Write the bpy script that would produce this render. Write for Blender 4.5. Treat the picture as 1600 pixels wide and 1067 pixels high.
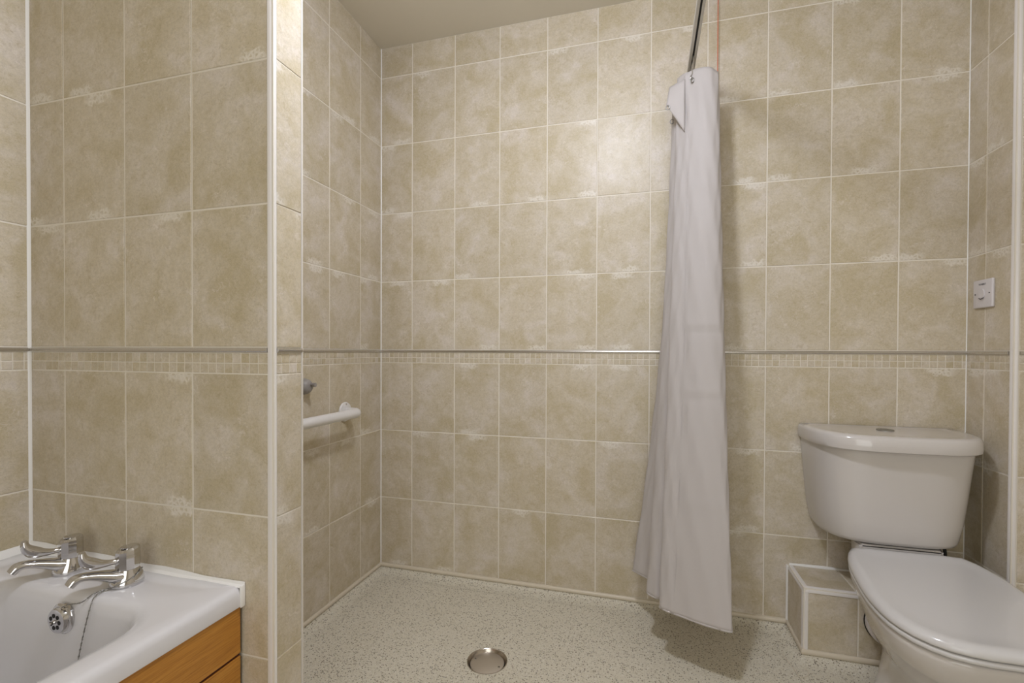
import bpy, bmesh, math, random
from math import sin, cos, pi, radians
from mathutils import Vector, Matrix
random.seed(7)
S = bpy.context.scene
C = S.collection
for o in list(bpy.data.objects): bpy.data.objects.remove(o)

# ------------------------------------------------------------------ measured room
H = .969                                   # eye height
YB, YA, XL, XR, AX = 1.9015, .8237, -1.1543, .9992, -1.4978
YP = .9150                                 # shower side of the partition
XE = -.7536                                # end face of the partition
YR = 1.695                                 # front of the boxed pier right of the toilet
XW = 1.55                                  # side wall right of the camera
YF = -1.25                                 # wall behind the camera
ZC = 2.318                                 # ceiling
FZ = -.018                                 # floor level (bead bottoms sit at 0)
ZS0, ZS1 = .9641, .9760                    # metal strip
ZM = .9197                                 # bottom of the mosaic band
ROW = .3025
COL = .201

# ------------------------------------------------------------------ camera, light, exposure
cd = bpy.data.cameras.new('camera'); cam = bpy.data.objects.new('camera', cd); C.objects.link(cam)
cd.sensor_width = 36; cd.lens = 745.2/1600*36; cd.shift_y = 23.46/1600; cd.clip_start = .01
yaw, pit, rol = .2775, -.0101, -.0036
R0 = Vector((cos(yaw), sin(yaw), 0)); D0 = Vector((-sin(yaw), cos(yaw), 0)); U0 = Vector((0, 0, 1))
fw = D0*cos(pit) + U0*sin(pit); up = U0*cos(pit) - D0*sin(pit)
rt = R0*cos(rol) - up*sin(rol); up2 = R0*sin(rol) + up*cos(rol)
M = Matrix((rt, up2, -fw)).transposed().to_4x4(); M.translation = Vector((0, 0, H))
cam.matrix_world = M
S.camera = cam

S.view_settings.view_transform = 'Standard'; S.view_settings.look = 'None'
S.view_settings.gamma = 1; S.view_settings.use_curve_mapping = False
S.view_settings.exposure = 0.0
w = bpy.data.worlds.new('world'); S.world = w; w.use_nodes = True
w.node_tree.nodes['Background'].inputs[0].default_value = (1, .95, .88, 1)
w.node_tree.nodes['Background'].inputs[1].default_value = .15

LX, LY = -.19, .80
def area(name, loc, rot, size, power, col, shape='DISK', sy=None):
    l = bpy.data.lights.new(name, 'AREA'); l.shape = shape; l.size = size
    if sy: l.size_y = sy
    l.energy = power; l.color = col
    o = bpy.data.objects.new(name, l); o.location = loc; o.rotation_euler = rot; C.objects.link(o); return o
def point(name, loc, r, power, col):
    l = bpy.data.lights.new(name, 'POINT'); l.shadow_soft_size = r; l.energy = power; l.color = col
    o = bpy.data.objects.new(name, l); o.location = loc; C.objects.link(o); return o
# unseen soft fill light, added behind the camera to lift the shadows
area('camera_fill_light', (.1, YF+.03, 1.15), (radians(90), 0, 0), 1.3, 16.5, (1, 1, .96), 'RECTANGLE', 1.9)
# the opal lamp: its globe glows all round and its disc throws a little more straight down
point('ceiling_lamp_light', (LX, LY, ZC-.150), .065, 18.2, (.92, .97, 1.12))
area('ceiling_lamp_disc', (LX, LY, ZC-.085), (0, 0, 0), .16, 7.4, (.92, .97, 1.12))

# ------------------------------------------------------------------ materials
def srgb(r, g, b):
    f = lambda c: (c/255/12.92) if c/255 <= .04045 else ((c/255+.055)/1.055)**2.4
    return (f(r), f(g), f(b), 1)
class NT:
    def __init__(s, name):
        s.m = bpy.data.materials.new(name); s.m.use_nodes = True; s.t = s.m.node_tree
        s.b = s.t.nodes['Principled BSDF']; s.L = s.t.links
    def n(s, typ, **kw):
        n = s.t.nodes.new(typ)
        for k, v in kw.items():
            if k in ('inp',):
                for a, b in v.items(): n.inputs[a].default_value = b
            else: setattr(n, k, v)
        return n
    def l(s, a, ao, b, bi): s.L.new(a.outputs[ao], b.inputs[bi])
    def math(s, op, a, b=None, c=None):
        n = s.n('ShaderNodeMath', operation=op)
        for i, v in enumerate((a, b, c)):
            if v is None: continue
            if isinstance(v, (int, float)): n.inputs[i].default_value = v
            else: s.L.new(v, n.inputs[i])
        return n.outputs[0]
    def ramp(s, fac, stops):
        n = s.n('ShaderNodeValToRGB'); e = n.color_ramp.elements
        while len(e) < len(stops): e.new(.5)
        for i, (p, c) in enumerate(stops): e[i].position = p; e[i].color = c
        s.L.new(fac, n.inputs[0]); return n.outputs[0]
    def mix(s, fac, a, b):
        n = s.n('ShaderNodeMix', data_type='RGBA')
        for i, v in ((0, fac), (6, a), (7, b)):
            if isinstance(v, (int, float)): n.inputs[i].default_value = v
            elif isinstance(v, tuple): n.inputs[i].default_value = v
            else: s.L.new(v, n.inputs[i])
        return n.outputs[2]
    def noise(s, vec, scale, detail=4, rough=.55, dist=0):
        n = s.n('ShaderNodeTexNoise'); n.inputs['Scale'].default_value = scale
        n.inputs['Detail'].default_value = detail; n.inputs['Roughness'].default_value = rough
        n.inputs['Distortion'].default_value = dist
        if vec is not None: s.L.new(vec, n.inputs['Vector'])
        return n.outputs[0]
    def bump(s, h, strength, dist=.001):
        n = s.n('ShaderNodeBump'); n.inputs['Strength'].default_value = strength
        n.inputs['Distance'].default_value = dist; s.L.new(h, n.inputs['Height'])
        s.L.new(n.outputs[0], s.b.inputs['Normal'])
    def set(s, **kw):
        for k, v in kw.items():
            i = s.b.inputs[k.replace('_', ' ')]
            if hasattr(v, 'is_linked'): s.L.new(v, i)
            else: i.default_value = v
        return s.m
def plain(name, col, rough=.5, metal=0, **kw):
    t = NT(name); return t.set(Base_Color=col, Roughness=rough, Metallic=metal, **kw)

def tile_material(name, mosaic=False):
    t = NT(name)
    tc = t.n('ShaderNodeTexCoord'); oi = t.n('ShaderNodeObjectInfo')
    off = t.n('ShaderNodeVectorMath', operation='SCALE'); 
    cmb = t.n('ShaderNodeCombineXYZ'); t.L.new(oi.outputs['Random'], cmb.inputs[0])
    t.L.new(t.math('MULTIPLY', oi.outputs['Random'], 7.31), cmb.inputs[1]); t.L.new(t.math('MULTIPLY', oi.outputs['Random'], 3.77), cmb.inputs[2])
    t.L.new(cmb.outputs[0], off.inputs[0]); off.inputs['Scale'].default_value = 40
    add = t.n('ShaderNodeVectorMath', operation='ADD')
    t.L.new(tc.outputs['Object'], add.inputs[0]); t.L.new(off.outputs[0], add.inputs[1])
    v = add.outputs[0]
    big = t.noise(v, 9, 3, .55, .6)
    mid = t.noise(v, 34, 8, .74, .3)
    fine = t.noise(v, 420, 4, .75)
    a = t.math('ADD', t.math('MULTIPLY', big, .62), t.math('MULTIPLY', mid, .38))
    col = t.ramp(a, [(.39, srgb(193, 180, 151)), (.47, srgb(200, 188, 164)), (.54, srgb(206, 195, 175)), (.64, srgb(214, 204, 191))])
    # crisp-edged cloudy flecks
    fl = t.noise(v, 60, 8, .82, 1.2)
    flm = t.ramp(fl, [(.53, (0, 0, 0, 1)), (.60, (1, 1, 1, 1))])
    clm = t.ramp(t.noise(v, 14, 3, .6), [(.50, (0, 0, 0, 1)), (.64, (1, 1, 1, 1))])
    m1 = t.math('MULTIPLY', t.math('MULTIPLY', flm, clm), .55)
    col = t.mix(m1, col, srgb(228, 219, 212))
    dk = t.ramp(t.noise(v, 48, 7, .78, .8), [(.38, (1, 1, 1, 1)), (.45, (0, 0, 0, 1))])
    col = t.mix(t.math('MULTIPLY', dk, .40), col, srgb(180, 164, 132))
    if not mosaic:
        # lacy white veining near the tile's top and bottom edges
        sx = t.n('ShaderNodeSeparateXYZ'); t.L.new(tc.outputs['Object'], sx.inputs[0])
        az = t.math('ABSOLUTE', sx.outputs[2])
        wob = t.math('MULTIPLY', t.math('SUBTRACT', t.noise(v, 40, 3), .5), .05)
        edge = t.ramp(t.math('ADD', az, wob), [(.127, (0, 0, 0, 1)), (.134, (1, 1, 1, 1))])
        cx = t.math('SUBTRACT', sx.outputs[0], t.math('MULTIPLY', t.math('SUBTRACT', oi.outputs['Random'], .5), .14))
        loc = t.ramp(t.math('ABSOLUTE', cx), [(.025, (1, 1, 1, 1)), (.050, (0, 0, 0, 1))])
        vo = t.n('ShaderNodeTexVoronoi', feature='DISTANCE_TO_EDGE'); vo.inputs['Scale'].default_value = 95; t.L.new(v, vo.inputs['Vector'])
        lace = t.ramp(vo.outputs['Distance'], [(.12, (1, 1, 1, 1)), (.3, (0, 0, 0, 1))])
        wh = t.n('ShaderNodeTexWhiteNoise', noise_dimensions='1D'); sg = t.math('SIGN', sx.outputs[2]); t.L.new(t.math('ADD', t.math('MULTIPLY', oi.outputs['Random'], 91.7), sg), wh.inputs['W'])
        mk = t.math('MULTIPLY', t.math('MULTIPLY', t.math('MULTIPLY', edge, loc), t.math('LESS_THAN', wh.outputs['Value'], .42)), t.math('ADD', t.math('MULTIPLY', lace, .70), .15))
        col = t.mix(mk, col, srgb(226, 219, 207))
    hsv = t.n('ShaderNodeHueSaturation'); t.L.new(col, hsv.inputs['Color'])
    t.L.new(t.math('ADD', t.math('MULTIPLY', oi.outputs['Random'], .06), .965), hsv.inputs['Value'])
    gr = t.noise(v, 150, 6, .8, .5)
    fn = t.ramp(t.math('ADD', t.math('MULTIPLY', gr, .6), t.math('MULTIPLY', fine, .4)), [(.38, (.80, .79, .77, 1)), (.50, (.95, .95, .95, 1)), (.60, (1.03, 1.03, 1.04, 1))])
    mx = t.n('ShaderNodeMix', data_type='RGBA', blend_type='MULTIPLY'); mx.inputs[0].default_value = 1
    t.L.new(hsv.outputs[0], mx.inputs[6]); t.L.new(fn, mx.inputs[7])
    t.set(Base_Color=mx.outputs[2], Roughness=.36)
    t.b.inputs['Specular IOR Level'].default_value = .32
    t.bump(t.math('ADD', t.math('MULTIPLY', fine, .35), mid), .10, .0008)
    return t.m
M_TILE = tile_material('beige_stone_tile')
M_MOS = tile_material('mosaic_tile_glaze', True)
t = NT('white_grout'); M_GROUT = t.set(Base_Color=srgb(228, 221, 208), Roughness=.7); t.bump(t.noise(None, 300), .3)
M_TRIM = plain('white_plastic_trim', srgb(222, 217, 212), .3)
M_SIL = plain('white_sealant', srgb(236, 234, 230), .35)
M_BEAD = plain('cream_plastic_bead', srgb(208, 197, 177), .35)
M_CEIL = plain('cream_ceiling_paint', srgb(222, 215, 200), .9)
M_PAINT = plain('cream_wall_paint', srgb(222, 214, 200), .9)
M_CHROME = plain('polished_chrome', (.62, .61, .61, 1), .09, 1)
M_STRIP = plain('brushed_metal_strip', (.62, .60, .57, 1), .22, 1)
M_STEEL = plain('stainless_steel', (.60, .55, .49, 1), .38, .85)
M_BUTTON = plain('grey_chrome_button', (.30, .29, .27, 1), .35, .8)
M_RING = plain('polished_steel_ring', (.55, .50, .44, 1), .22, 1)
M_DARK = plain('black_recess', (.008, .007, .006, 1), .7)
M_RAIL = plain('anodised_aluminium', (.60, .58, .54, 1), .35, 0)
M_BATH = plain('white_acrylic', srgb(217, 215, 216), .14); M_BATH.node_tree.nodes['Principled BSDF'].inputs['Coat Weight'].default_value = .3
M_CHINA = plain('white_china', srgb(205, 200, 196), .12); M_CHINA.node_tree.nodes['Principled BSDF'].inputs['Coat Weight'].default_value = .4
M_SEAT = plain('white_seat_plastic', srgb(208, 206, 205), .16)
M_PLAST = plain('white_plastic', srgb(212, 207, 208), .3)
M_NYLON = plain('white_coated_tube', srgb(224, 221, 218), .28)
M_GREY = plain('grey_plastic', srgb(146, 141, 136), .4)
M_INK_SHADOW = plain('dark_print_and_shadow', srgb(60, 58, 60), .6)
M_CORD = plain('orange_red_cord', srgb(202, 104, 68), .7)
M_OPAL = plain('opal_lamp_glass', (.9, .88, .84, 1), .3)
_b = M_OPAL.node_tree.nodes['Principled BSDF']; _b.inputs['Emission Color'].default_value = (1, .93, .82, 1); _b.inputs['Emission Strength'].default_value = 3

t = NT('speckled_vinyl')
tc = t.n('ShaderNodeTexCoord')
def speck(scale, th, seedoff):
    mp = t.n('ShaderNodeMapping'); mp.inputs['Location'].default_value = (seedoff, seedoff*.7, 0); t.L.new(tc.outputs['Object'], mp.inputs[0])
    vo = t.n('ShaderNodeTexVoronoi'); vo.inputs['Scale'].default_value = scale; vo.inputs['Randomness'].default_value = 1; t.L.new(mp.outputs[0], vo.inputs['Vector'])
    sep = t.n('ShaderNodeSeparateColor'); t.L.new(vo.outputs['Color'], sep.inputs[0])
    near = t.math('LESS_THAN', vo.outputs['Distance'], .42)
    pick = t.math('LESS_THAN', sep.outputs[0], th)
    return t.math('MULTIPLY', near, pick), sep.outputs[1]
base = t.mix(t.noise(tc.outputs['Object'], 6), srgb(204, 197, 178), srgb(212, 206, 190))
m1, r1 = speck(185, .27, 0); m2, r2 = speck(300, .36, 5.3); m3, r3 = speck(250, .2, 2.1)
c = t.mix(t.math('MULTIPLY', m3, .8), base, srgb(222, 219, 210))
c = t.mix(t.math('MULTIPLY', m2, .7), c, t.mix(r2, srgb(138, 127, 106), srgb(168, 154, 128)))
c = t.mix(t.math('MULTIPLY', m1, t.math('ADD', t.math('MULTIPLY', r1, .4), .6)), c, t.mix(r1, srgb(64, 58, 48), srgb(120, 108, 86)))
M_FLOOR = t.set(Base_Color=c, Roughness=.33); t.bump(t.noise(tc.outputs['Object'], 60, 3), .12, .001)

t = NT('oak_laminate')
tc = t.n('ShaderNodeTexCoord'); mp = t.n('ShaderNodeMapping'); mp.inputs['Scale'].default_value = (1, .035, 1); t.L.new(tc.outputs['Object'], mp.inputs[0])
n1 = t.noise(mp.outputs[0], 95, 7, .68, .5); n2 = t.noise(mp.outputs[0], 520, 3, .6)
col = t.ramp(n1, [(.3, srgb(165, 108, 38)), (.5, srgb(182, 124, 46)), (.7, srgb(194, 138, 58))])
dk = t.ramp(n2, [(.35, (.72, .66, .58, 1)), (.55, (1, 1, 1, 1))])
mx = t.n('ShaderNodeMix', data_type='RGBA', blend_type='MULTIPLY'); mx.inputs[0].default_value = .8; t.L.new(col, mx.inputs[6]); t.L.new(dk, mx.inputs[7])
M_OAK = t.set(Base_Color=mx.outputs[2], Roughness=.42); t.bump(n2, .15, .0006)
M_GROOVE = plain('dark_brown_groove', srgb(70, 22, 14), .5)

t = NT('white_curtain_fabric')
tc = t.n('ShaderNodeTexCoord')
wv = [t.n('ShaderNodeTexWave', wave_type='BANDS', bands_direction=d) for d in ('X', 'Y')]
for q in wv: q.inputs['Scale'].default_value = 75; t.L.new(tc.outputs['UV'], q.inputs['Vector'])
tr = t.n('ShaderNodeBsdfTranslucent'); tr.inputs[0].default_value = srgb(214, 207, 203)
t.set(Base_Color=srgb(212, 206, 203), Roughness=.75); t.b.inputs['Sheen Weight'].default_value = .15
t.bump(t.math('MULTIPLY', wv[0].outputs[1], wv[1].outputs[1]), .12, .0008)
ms = t.n('ShaderNodeMixShader'); ms.inputs[0].default_value = .30
t.L.new(t.b.outputs[0], ms.inputs[1]); t.L.new(tr.outputs[0], ms.inputs[2])
t.L.new(ms.outputs[0], t.t.nodes['Material Output'].inputs[0])
M_CURT = t.m

# ------------------------------------------------------------------ helpers
def mk(name, me, mat=None, parent=None, loc=None, rot=None, smooth=False):
    o = bpy.data.objects.new(name, me); C.objects.link(o)
    if mat and not me.materials: me.materials.append(mat)
    if parent: o.parent = parent
    if loc is not None: o.location = loc
    if rot is not None: o.rotation_euler = rot
    if smooth:
        for p in me.polygons: p.use_smooth = True
    return o
def bm_mesh(name, bm, smooth=False, angle=None):
    bmesh.ops.recalc_face_normals(bm, faces=bm.faces)
    me = bpy.data.meshes.new(name); bm.to_mesh(me); bm.free()
    if smooth:
        for p in me.polygons: p.use_smooth = True
        if angle: me.set_sharp_from_angle(angle=radians(angle))
    return me
def box(bm, x0, x1, y0, y1, z0, z1, bev=0, seg=2):
    vs = [bm.verts.new((x, y, z)) for x in (x0, x1) for y in (y0, y1) for z in (z0, z1)]
    fs = [(0, 1, 3, 2), (4, 6, 7, 5), (0, 4, 5, 1), (2, 3, 7, 6), (0, 2, 6, 4), (1, 5, 7, 3)]
    F = [bm.faces.new([vs[i] for i in f]) for f in fs]
    if bev:
        es = list({e for f in F for e in f.edges})
        bmesh.ops.bevel(bm, geom=es, offset=bev, segments=seg, affect='EDGES', profile=.5)
def loft(bm, rings, cap0=True, cap1=True, closed=True):
    R = [[bm.verts.new(p) for p in r] for r in rings]
    n = len(R[0])
    for a, b in zip(R, R[1:]):
        for i in range(n if closed else n-1):
            j = (i+1) % n
            bm.faces.new((a[i], a[j], b[j], b[i]))
    if cap0: bm.faces.new(R[0])
    if cap1: bm.faces.new(R[-1])
    return R
def lathe(bm, prof, n=32, mat=None):
    rings = [[Vector((r*cos(2*pi*i/n), r*sin(2*pi*i/n), z)) for i in range(n)] for r, z in prof]
    if mat: rings = [[mat @ p for p in r] for r in rings]
    loft(bm, rings)
def catmull(P, m=6):
    P = [Vector(p) for p in P]; out = []
    for i in range(len(P)-1):
        p0 = P[i-1] if i else P[0]*2-P[1]; p1 = P[i]; p2 = P[i+1]; p3 = P[i+2] if i+2 < len(P) else P[-1]*2-P[-2]
        for k in range(m):
            u = k/m
            out.append(.5*((2*p1)+(p2-p0)*u+(2*p0-5*p1+4*p2-p3)*u*u+(-p0+3*p1-3*p2+p3)*u**3))
    out.append(P[-1]); return out
def tube(bm, pts, rad, n=12, m=6, flat=(1, 1), side=Vector((1, 0, 0)), cap=True, smooth_path=True):
    """pts path, rad list or number (radius), flat = (across side vector, other axis)"""
    if not isinstance(rad, (list, tuple)): rad = [rad]*len(pts)
    rad = [r if isinstance(r, (list, tuple)) else (r*flat[0], r*flat[1]) for r in rad]
    if smooth_path and len(pts) > 2:
        P = catmull(pts, m); Q = catmull([(a, b, 0) for a, b in rad], m)
    else:
        P = [Vector(p) for p in pts]; Q = [Vector((a, b, 0)) for a, b in rad]
    rings = []; s = side.normalized()
    for i, p in enumerate(P):
        d = (P[min(i+1, len(P)-1)]-P[max(i-1, 0)]).normalized()
        s = (s-d*s.dot(d)); s = s.normalized() if s.length > 1e-6 else d.orthogonal().normalized()
        t2 = d.cross(s)
        rings.append([p+s*cos(2*pi*k/n)*max(Q[i].x, 1e-4)+t2*sin(2*pi*k/n)*max(Q[i].y, 1e-4) for k in range(n)])
    loft(bm, rings, cap, cap)
def tag(o, label, cat, group=None):
    o['label'] = label; o['category'] = cat
    if group: o['group'] = group
    return o
def struct(name, bm, mat, smooth=False, angle=None, label=None, cat=None):
    o = mk(name, bm_mesh(name, bm, smooth, angle), mat); o['kind'] = 'structure'
    if label: o['label'] = label; o['category'] = cat or 'wall'
    return o
def empty(name, loc=(0, 0, 0), rz=0):
    o = bpy.data.objects.new(name, None); C.objects.link(o); o.location = loc; o.rotation_euler = (0, 0, rz)
    o.empty_display_size = .05; return o
def part(name, bm, mat, parent, smooth=True, angle=35, loc=None, rot=None):
    return mk(name, bm_mesh(name, bm, smooth, angle), mat, parent, loc, rot)

# ------------------------------------------------------------------ tiles
GAP, DEP = .0038, .0012
cache = {}
def tile_mesh(w, h, ch, mat):
    k = (round(w, 4), round(h, 4), ch, mat.name)
    if k in cache: return cache[k]
    bm = bmesh.new(); x, z = w/2, h/2
    def ring(e, y): return [bm.verts.new(p) for p in ((-x+e, y, -z+e), (x-e, y, -z+e), (x-e, y, z-e), (-x+e, y, z-e))]
    a = ring(0, 0); b = ring(0, -DEP+ch*.8); c = ring(ch, -DEP)
    for p, q in ((a, b), (b, c)):
        for i in range(4): bm.faces.new((p[i], p[(i+1) % 4], q[(i+1) % 4], q[i]))
    bm.faces.new(c); bm.faces.new(a[::-1])
    me = bm_mesh('tile', bm); me.materials.append(mat); cache[k] = me; return me
def grid(parent, O, ang, us, vs, mat=None, ch=.0012, name='tile', gap=GAP, rx=0):
    """tile faces lie in the plane through O; us/vs are joint positions along U and Z"""
    mat = mat or M_TILE
    U = Vector((cos(ang), sin(ang), 0)); Nout = Vector((sin(ang), -cos(ang), 0)); V = Vector((0, 0, 1))
    rot = (0, 0, ang)
    if rx: U, Nout, V, rot = Vector((1, 0, 0)), Vector((0, 0, 1)), Vector((0, 1, 0)), (-pi/2, 0, 0)
    for u0, u1 in zip(us, us[1:]):
        for v0, v1 in zip(vs, vs[1:]):
            w_, h_ = u1-u0-gap, v1-v0-gap
            if w_ < .002 or h_ < .002: continue
            p = Vector(O)+U*(u0+u1)/2+V*(v0+v1)/2-Nout*DEP
            j = Vector((0, 0, 0))
            if name == 'tile': j = Nout*random.uniform(-.0002, .0003)
            mk(name, tile_mesh(w_, h_, ch, mat), None, parent, p+j, rot)
ROWS_LOW = [.0165, ZM-2*ROW, ZM-ROW, ZM]
ROWS_UP = [ZS1, ZS1+ROW, ZS1+2*ROW, ZS1+3*ROW, ZS1+4*ROW, ZC+.001]
def joints(lo, hi, first, step):
    k = math.ceil((lo-first)/step+.04); out = [lo-.001]
    while first+k*step < hi-.008: out.append(first+k*step); k += 1
    out.append(hi+.001); return out
def tile_wall(parent, O, ang, lo, hi, first, step=COL, mosfirst=None):
    us = joints(lo, hi, first, step)
    grid(parent, O, ang, us, ROWS_LOW); grid(parent, O, ang, us, ROWS_UP)
    mp = step/9
    um = joints(lo, hi, first if mosfirst is None else mosfirst, abs(mp))
    grid(parent, O, ang, um, [ZM, ZM+.0222, ZS0], M_MOS, .0008, 'mosaic_tile', .0022)

T = .10
def slab(name, x0, x1, y0, y1, mat=M_GROUT, z0=FZ, z1=ZC, label=None):
    bm = bmesh.new(); box(bm, x0, x1, y0, y1, z0, z1)
    return struct(name, bm, mat, label=label)
g = DEP
wall_back = slab('wall_back', XL-g-T, XR+g+.5, YB+g, YB+g+T, label='beige stone-look tiled wall behind the toilet and shower curtain')
tile_wall(wall_back, (0, YB, 0), 0, XL, XR, -.9996)
wall_shower = slab('wall_shower_side', XL-g-T, XL-g, YP-g, YB+g, label='beige tiled side wall of the shower with the white grab rail')
tile_wall(wall_shower, (XL, 0, 0), pi/2, YP, YB, 1.7432)
wall_part = slab('wall_partition', AX-g, XE-g, YA+g, YP-g, label='beige tiled partition wall at the tap end of the bath')
tile_wall(wall_part, (0, YA, 0), 0, AX, -.7695, -1.375)
# end face of the partition
us = [YA+.0078, .9075]
for vs in (ROWS_LOW, ROWS_UP): grid(wall_part, (XE, 0, 0), pi/2, us, vs, gap=GAP*.5)
grid(wall_part, (XE, 0, 0), pi/2, [YA+.0078]+[YA+.0078+.0165+.0223*k for k in range(3)]+[.9075], [ZM, ZM+.0222, ZS0], M_MOS, .0008, 'mosaic_tile', .0022)
wall_left = slab('wall_left', AX-g-T, AX-g, YF, YP, label='beige tiled wall along the left side of the bath')
tile_wall(wall_left, (AX, 0, 0), pi/2, -.40, YA, .70)
wall_pier = slab('wall_pier', XR+g, XW+g, YR+g, YB+g, label='beige tiled pier right of the toilet with the switch plate')
tile_wall(wall_pier, (XR, 0, 0), -pi/2, -YB, -(YR+.0120), -1.8156)
tile_wall(wall_pier, (0, YR, 0), 0, XR+.0145, XW, 1.1)
wall_right = slab('wall_right', XW+g, XW+g+T, YF, YB, M_PAINT)
# wall behind the camera with its open doorway
bm = bmesh.new()
box(bm, AX-g-T, -.55, YF-T, YF, FZ, ZC); box(bm, .75, XW+g+T, YF-T, YF, FZ, ZC); box(bm, -.55, .75, YF-T, YF, 2.10, ZC)
wall_front = struct('wall_front', bm, M_PAINT)
bm = bmesh.new(); box(bm, AX-.3, XW+.3, YF-T, YB+.2, ZC, ZC+.08); struct('ceiling', bm, M_CEIL, label='plain cream painted ceiling above the shower', cat='ceiling')

# floor with coved edges (vinyl swept up the walls)
bm = bmesh.new()
box(bm, AX-.1, XW+.1, YF-T, YB+.1, FZ-.05, FZ-.02)
DX, DY, DR = -.487, 1.4335, .0635
gx_, gy_ = [AX-.1, DX-.1, DX+.1, XW+.1], [YF-T, DY-.1, DY+.1, YB+.1]
for i in range(3):
    for j in range(3):
        if i == j == 1: continue
        bm.faces.new([bm.verts.new((x, y, FZ)) for x, y in ((gx_[i], gy_[j]), (gx_[i+1], gy_[j]), (gx_[i+1], gy_[j+1]), (gx_[i], gy_[j+1]))])
ci, co = [], []
for k in range(64):
    a = 2*pi*k/64; c_, s_ = cos(a), sin(a); m_ = .1/max(abs(c_), abs(s_))
    ci.append((DX+DR*c_, DY+DR*s_)); co.append((DX+m_*c_, DY+m_*s_))
ra = [[bm.verts.new((x, y, z)) for x, y in rr] for rr, z in ((co, FZ), (ci, FZ), (ci, FZ-.019))]
for p, q in zip(ra, ra[1:]):
    for k in range(64): bm.faces.new((p[k], p[(k+1) % 64], q[(k+1) % 64], q[k]))
BX0, BY0, BZ = .4850, 1.7237, .2145       # pipe boxing: left face, front face, top
def cove(path, closed=False):
    # path in plan, wall on the left-hand side of travel; mitred
    P = [Vector((a, b, 0)) for a, b in path]; n = len(P); w_, h_ = .055, -FZ+.0005
    prof = [(w_*(1-sin(a)), h_*(1-cos(a))) for a in [pi/2*k/5 for k in range(6)]]
    prof = [(w_*(1-k/6)**1, h_*(k/6)**2.2) for k in range(7)]
    rows = []
    for i, p in enumerate(P):
        d0 = (P[i]-P[i-1]).normalized() if i else (P[1]-P[0]).normalized()
        d1 = (P[i+1]-P[i]).normalized() if i < n-1 else d0
        n0 = Vector((d0.y, -d0.x, 0)); n1 = Vector((d1.y, -d1.x, 0))
        mdir = (n0+n1).normalized(); k = 1/max(.3, mdir.dot(n0))
        rows.append([bm.verts.new(p+mdir*k*o_+Vector((0, 0, FZ+.0005+z_))) for o_, z_ in prof])
    for a, b in zip(rows, rows[1:]):
        for j in range(6): bm.faces.new((a[j], b[j], b[j+1], a[j+1]))
cove([(XL, YP), (XL, YB), (BX0, YB), (BX0, BY0), (XR, BY0)])
cove([(XE, YA+.01), (XE, YP), (XL, YP)])
floor = struct('floor', bm, M_FLOOR, True, 30, 'cream speckled non-slip vinyl wet-room floor', 'floor')
# welded vinyl seams at the boxing corner
def seam(pts):
    bm = bmesh.new(); tube(bm, pts, .0014, 6, 5, flat=(1, .5)); part('weld_seam', bm, M_BEAD, floor)
z_ = FZ+.0008
seam([(BX0-.001, BY0-.006, -.004), (BX0-.006, BY0-.03, z_+.001), (BX0-.004, BY0-.075, z_), (BX0-.03, BY0-.10, z_)])
seam([(BX0-.055, BY0+.015, z_), (BX0-.043, BY0-.05, z_), (BX0-.032, BY0-.115, z_)])

# ------------------------------------------------------------------ strips, corner trims, beads
tn = [0]
def trim(bm, mat, label, smooth=True, name=None):
    tn[0] += 1
    return struct(name or 'trim_%d' % tn[0], bm, mat, smooth, 40, label, 'trim')
def strip(a, b, nrm, label):
    """half-round metal listello between plan points a and b, standing proud along nrm"""
    a, b, nrm = Vector((*a, 0)), Vector((*b, 0)), Vector((*nrm, 0)); bm = bmesh.new()
    zc = (ZS0+ZS1)/2; r = .0052
    prof = [(-.0015, -r)]+[(.0045*cos(t_), r*sin(t_)) for t_ in [-pi/2+pi*k/8 for k in range(9)]]+[(-.0015, r)]
    loft(bm, [[p+nrm*u+Vector((0, 0, zc+v)) for u, v in prof] for p in (a, b)])
    trim(bm, M_STRIP, label)
strip((XL, YB), (XR, YB), (0, -1), 'thin silver strip above the mosaic band on the back wall')
strip((XL, YP), (XL, YB-.005), (1, 0), 'thin silver strip on the shower side wall above the grab rail')
strip((AX, YA), (-.7695, YA), (0, -1), 'silver strip above the mosaic band over the bath taps')
strip((XE, YA+.009), (XE, .9065), (1, 0), 'short silver strip on the narrow end face of the partition')
strip((AX, -.40), (AX, YA-.005), (1, 0), 'silver strip on the left bath wall at the frame edge')
strip((XR, YB-.005), (XR, YR+.015), (-1, 0), 'short silver strip on the pier side below the switch plate')
strip((XR+.0145, YR), (XW, YR), (0, -1), 'silver strip on the front face of the pier')
def quarter(cx, cy, r, a0, label, z0=FZ, z1=ZC, ry=None):
    ry = ry or r
    bm = bmesh.new(); pr = [(0, 0)]+[(r*cos(a0+pi/2*k/8), ry*sin(a0+pi/2*k/8)) for k in range(9)]
    loft(bm, [[(cx+x, cy+y, z) for x, y in pr] for z in (z0, z1)]); trim(bm, M_TRIM, label)
quarter(-.7685, YA+.0080, .0155, -pi/2, 'rounded white corner trim on the near edge of the partition', ry=.0086)
quarter(XE-.0085, .9068, .0090, 0, 'slim white trim on the far edge of the partition')
quarter(XR+.0115, YR+.0115, .0125, pi, 'rounded white corner trim on the pier right of the toilet')
def seal(cx, cy, dx, dy, s, label):
    bm = bmesh.new(); loft(bm, [[(cx, cy, z), (cx+dx*s, cy, z), (cx+dx*s*.4, cy+dy*s*.4, z), (cx, cy+dy*s, z)] for z in (.0, ZC)])
    trim(bm, M_SIL, label)
seal(AX, YA, 1, -1, .0055, 'white sealant line in the corner left of the bath taps')
seal(XL, YB, 1, -1, .0034, 'white sealant line in the far left corner of the shower')
seal(XR, YB, -1, -1, .0020, 'white sealant line in the corner behind the cistern')
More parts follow.
